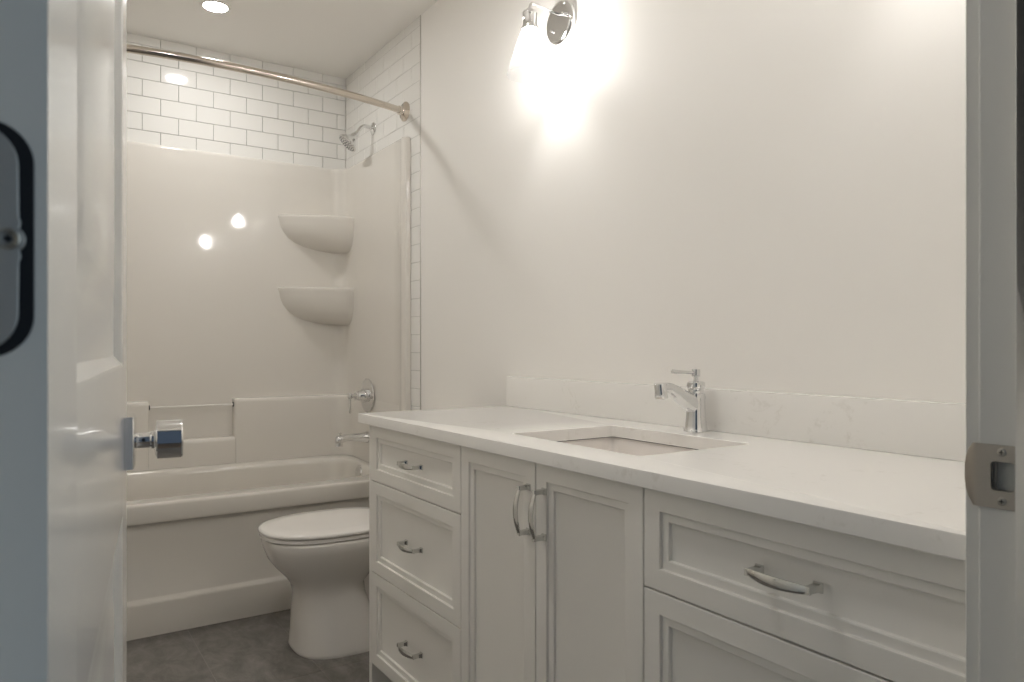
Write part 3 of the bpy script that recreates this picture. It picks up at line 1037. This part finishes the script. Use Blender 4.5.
# faucet
fc = thing('faucet', 'single-lever chrome bathroom faucet standing behind the sink', 'faucet', (1.338, 1.223, 0.857))
m = MB()
m.lathe([(0.0295, 0.0003), (0.0300, 0.002), (0.0295, 0.0045), (0.0275, 0.007), (0.0262, 0.014), (0.0240, 0.032), (0.0225, 0.052), (0.0220, 0.070), (0.0220, 0.090), (0.0215, 0.0925), (0.0205, 0.0930)], n=48)
fb = m.build('body', M['chrome'], fc, angle=30)
m = MB()
cen = smoothpath([(0.004, 0, 0.066), (-0.020, 0, 0.072), (-0.045, 0, 0.084), (-0.070, 0, 0.098), (-0.094, 0, 0.1085), (-0.114, 0, 0.1085)], 5)
n_ = len(cen)
rings = []
for i, p in enumerate(cen):
    t = i / (n_ - 1)
    tg = (cen[min(i + 1, n_ - 1)] - cen[max(i - 1, 0)]).normalized()
    up = Vector((0, 1, 0)).cross(tg) * -1
    if up.z < 0:
        up = -up
    hh = 0.015 * (1 - t) ** 1.2 + 0.0110
    ww = 0.0195 * (1 - t) + 0.0135 * t
    rings.append([p + up * hh * math.copysign(abs(math.sin(a)) ** 0.8, math.sin(a)) + Vector((0, 1, 0)) * ww * math.copysign(abs(math.cos(a)) ** 0.8, math.cos(a)) for a in [2 * PI * k / 24 for k in range(24)]])
m.loft(rings)
m.lathe([(0.0125, 0.010), (0.0140, 0.0085), (0.0145, 0.005), (0.0148, -0.014), (0.0155, -0.024), (0.0150, -0.0255), (0.012, -0.0255), (0.011, -0.022), (0.001, -0.022)], (-0.118, 0, 0.1105), (-0.10, 0, 1), 32)
m.build('spout', M['chrome'], fc, angle=40)
m = MB()
m.lathe([(0.0180, 0.0930), (0.0185, 0.096), (0.0185, 0.103), (0.0215, 0.106), (0.0220, 0.110), (0.0215, 0.119), (0.0180, 0.1215), (0.0060, 0.123), (0.0052, 0.128), (0.0052, 0.133), (0.0098, 0.1335), (0.0102, 0.136), (0.0102, 0.149), (0.0095, 0.151), (0.001, 0.1515)], n=36)
hn = m.build('handle', M['chrome'], fc, angle=30)
m = MB()
m.tube([(-0.006, 0, 0.143), (-0.030, 0, 0.144), (-0.055, 0, 0.1455), (-0.079, 0, 0.147)], [0.0042, 0.0040, 0.0044, 0.0052], 14)
m.build('lever', M['chrome'], hn)
m = MB()
m.lathe([(0.0022, 0), (0.0022, 0.030), (0.004, 0.031), (0.004, 0.037), (0.002, 0.038)], (0.029, 0, 0.048), (0, 0, 1), 12)
m.lathe([(0.0025, 0.0), (0.0025, 0.010)], (0.019, 0, 0.060), (1, 0, 0), 10)
m.build('lift_rod', M['chrome'], fc)

# ------------------------------------------------------------------ toilet
TCY = 2.575
to = thing('toilet', 'white floor-standing toilet with closed lid between the bathtub and the vanity', 'toilet', (1.0, TCY, 0))
def egg(xf, xb, hw, z, N=48, ex=2.3, peak=0.56, dy=0.0):
    """horizontal section: front tip xf (towards -x), back xb, half width hw at a fraction peak of its length"""
    xm = xf + (xb - xf) * peak
    pts = []
    for i in range(N):
        a = 2 * PI * (i + 0.5) / N
        ca, sa = math.cos(a), math.sin(a)
        L_ = (xb - xm) if ca > 0 else (xm - xf)
        x = xm + L_ * math.copysign(abs(ca) ** (2 / (ex if ca < 0 else 3.2)), ca)
        pts.append((x - 1.0, dy + hw * math.copysign(abs(sa) ** (2 / ex), sa), z))
    return pts
m = MB()
m.loft([egg(0.767, 1.09, 0.163, 0.0, peak=0.60, ex=2.8, dy=-0.012), egg(0.765, 1.09, 0.164, 0.006, peak=0.60, ex=2.8, dy=-0.012), egg(0.767, 1.09, 0.163, 0.012, peak=0.60, ex=2.8, dy=-0.012), egg(0.770, 1.07, 0.153, 0.06, peak=0.6, ex=2.7, dy=-0.01), egg(0.775, 1.04, 0.140, 0.13, peak=0.6, ex=2.5),
        egg(0.777, 1.02, 0.130, 0.19, peak=0.58, ex=2.4), egg(0.768, 1.02, 0.130, 0.225, peak=0.55, ex=2.3), egg(0.744, 1.05, 0.142, 0.258, peak=0.52), egg(0.714, 1.09, 0.158, 0.290, peak=0.50),
        egg(0.689, 1.12, 0.172, 0.325, peak=0.50), egg(0.676, 1.14, 0.184, 0.360, peak=0.50), egg(0.669, 1.15, 0.189, 0.388, peak=0.50), egg(0.671, 1.15, 0.186, 0.396, peak=0.50), egg(0.680, 1.14, 0.178, 0.398, peak=0.50)])
# trapway and rear deck carried back to the tank
def rr_y(x, hw, z0, z1, r=0.03, n=5):
    pts = []
    for cy_, cz_, a0 in ((hw - r, z1 - r, 0), (-hw + r, z1 - r, 90), (-hw + r, z0 + r, 180), (hw - r, z0 + r, 270)):
        for i in range(n + 1):
            a = math.radians(a0 + 90 * i / n)
            pts.append((x - 1.0, cy_ + r * math.cos(a), cz_ + r * math.sin(a)))
    return pts
m.loft([rr_y(0.96, 0.085, 0.0, 0.30, 0.04), rr_y(1.06, 0.095, 0.0, 0.34, 0.04), rr_y(1.18, 0.10, 0.0, 0.36, 0.04), rr_y(1.25, 0.095, 0.0, 0.36, 0.04)])
m.loft([rr_y(1.00, 0.13, 0.27, 0.397, 0.03), rr_y(1.10, 0.165, 0.24, 0.397, 0.03), rr_y(1.20, 0.175, 0.22, 0.397, 0.03), rr_y(1.370, 0.175, 0.25, 0.397, 0.03)])
m.build('bowl', M['porcelain'], to, angle=60)
m = MB()
lf, lb = 0.660, 1.150
m.loft([egg(lf + 0.006, lb, 0.183, 0.4000, peak=0.52), egg(lf + 0.003, lb, 0.187, 0.4025, peak=0.52), egg(lf + 0.003, lb, 0.187, 0.4125, peak=0.52), egg(lf + 0.006, lb, 0.184, 0.4150, peak=0.52)])
m.build('seat', M['seat'], to, angle=40)
m = MB()
m.loft([egg(lf + 0.005, lb, 0.186, 0.4170, peak=0.52), egg(lf, lb, 0.191, 0.4190, peak=0.52), egg(lf - 0.001, lb, 0.192, 0.4235, peak=0.52), egg(lf + 0.002, lb, 0.189, 0.4290, peak=0.52), egg(lf + 0.012, lb - 0.006, 0.180, 0.4325, peak=0.52), egg(lf + 0.06, lb - 0.04, 0.135, 0.4350, peak=0.52), egg(lf + 0.16, lb - 0.14, 0.06, 0.4360, peak=0.5)])
m.build('lid', M['seat'], to, angle=50)
m = MB()
m.tube([(0.155, -0.09, 0.424), (0.155, 0.09, 0.424)], 0.012, 14)
m.box((0.150, -0.085, 0.397), (0.185, -0.06, 0.425), 0.004)
m.box((0.150, 0.06, 0.397), (0.185, 0.085, 0.425), 0.004)
m.build('lid_hinge', M['seat'], to)
m = MB()
m.loft([rrect(0.195, 0.385, -0.185, 0.185, 0.03, 0.3972), rrect(0.185, 0.388, -0.195, 0.195, 0.03, 0.46), rrect(0.180, 0.390, -0.20, 0.20, 0.03, 0.715)])
m.build('tank', M['porcelain'], to, angle=40)
m = MB()
m.loft([rrect(0.172, 0.395, -0.208, 0.208, 0.03, 0.7152), rrect(0.170, 0.397, -0.210, 0.210, 0.03, 0.720), rrect(0.170, 0.397, -0.210, 0.210, 0.03, 0.742), rrect(0.178, 0.390, -0.203, 0.203, 0.03, 0.750)])
m.build('tank_lid', M['porcelain'], to, angle=40)
m = MB()
m.lathe([(0.014, 0), (0.014, 0.006), (0.008, 0.010), (0.007, 0.018)], (0.180, 0.14, 0.66), (-1, 0, 0), 20)
m.tube([(0.164, 0.14, 0.66), (0.160, 0.11, 0.657), (0.158, 0.075, 0.652)], [0.006, 0.005, 0.006], 12)
m.build('flush_lever', M['chrome'], to)

# ------------------------------------------------------------------ hall (where the camera stands)
struct(MB().box((-1.4, -1.6, -0.06), (2.4, 0.2058, 0.0)).build('floor_hall', M['wood'], smooth=False), 'hall floor outside the doorway', 'floor')
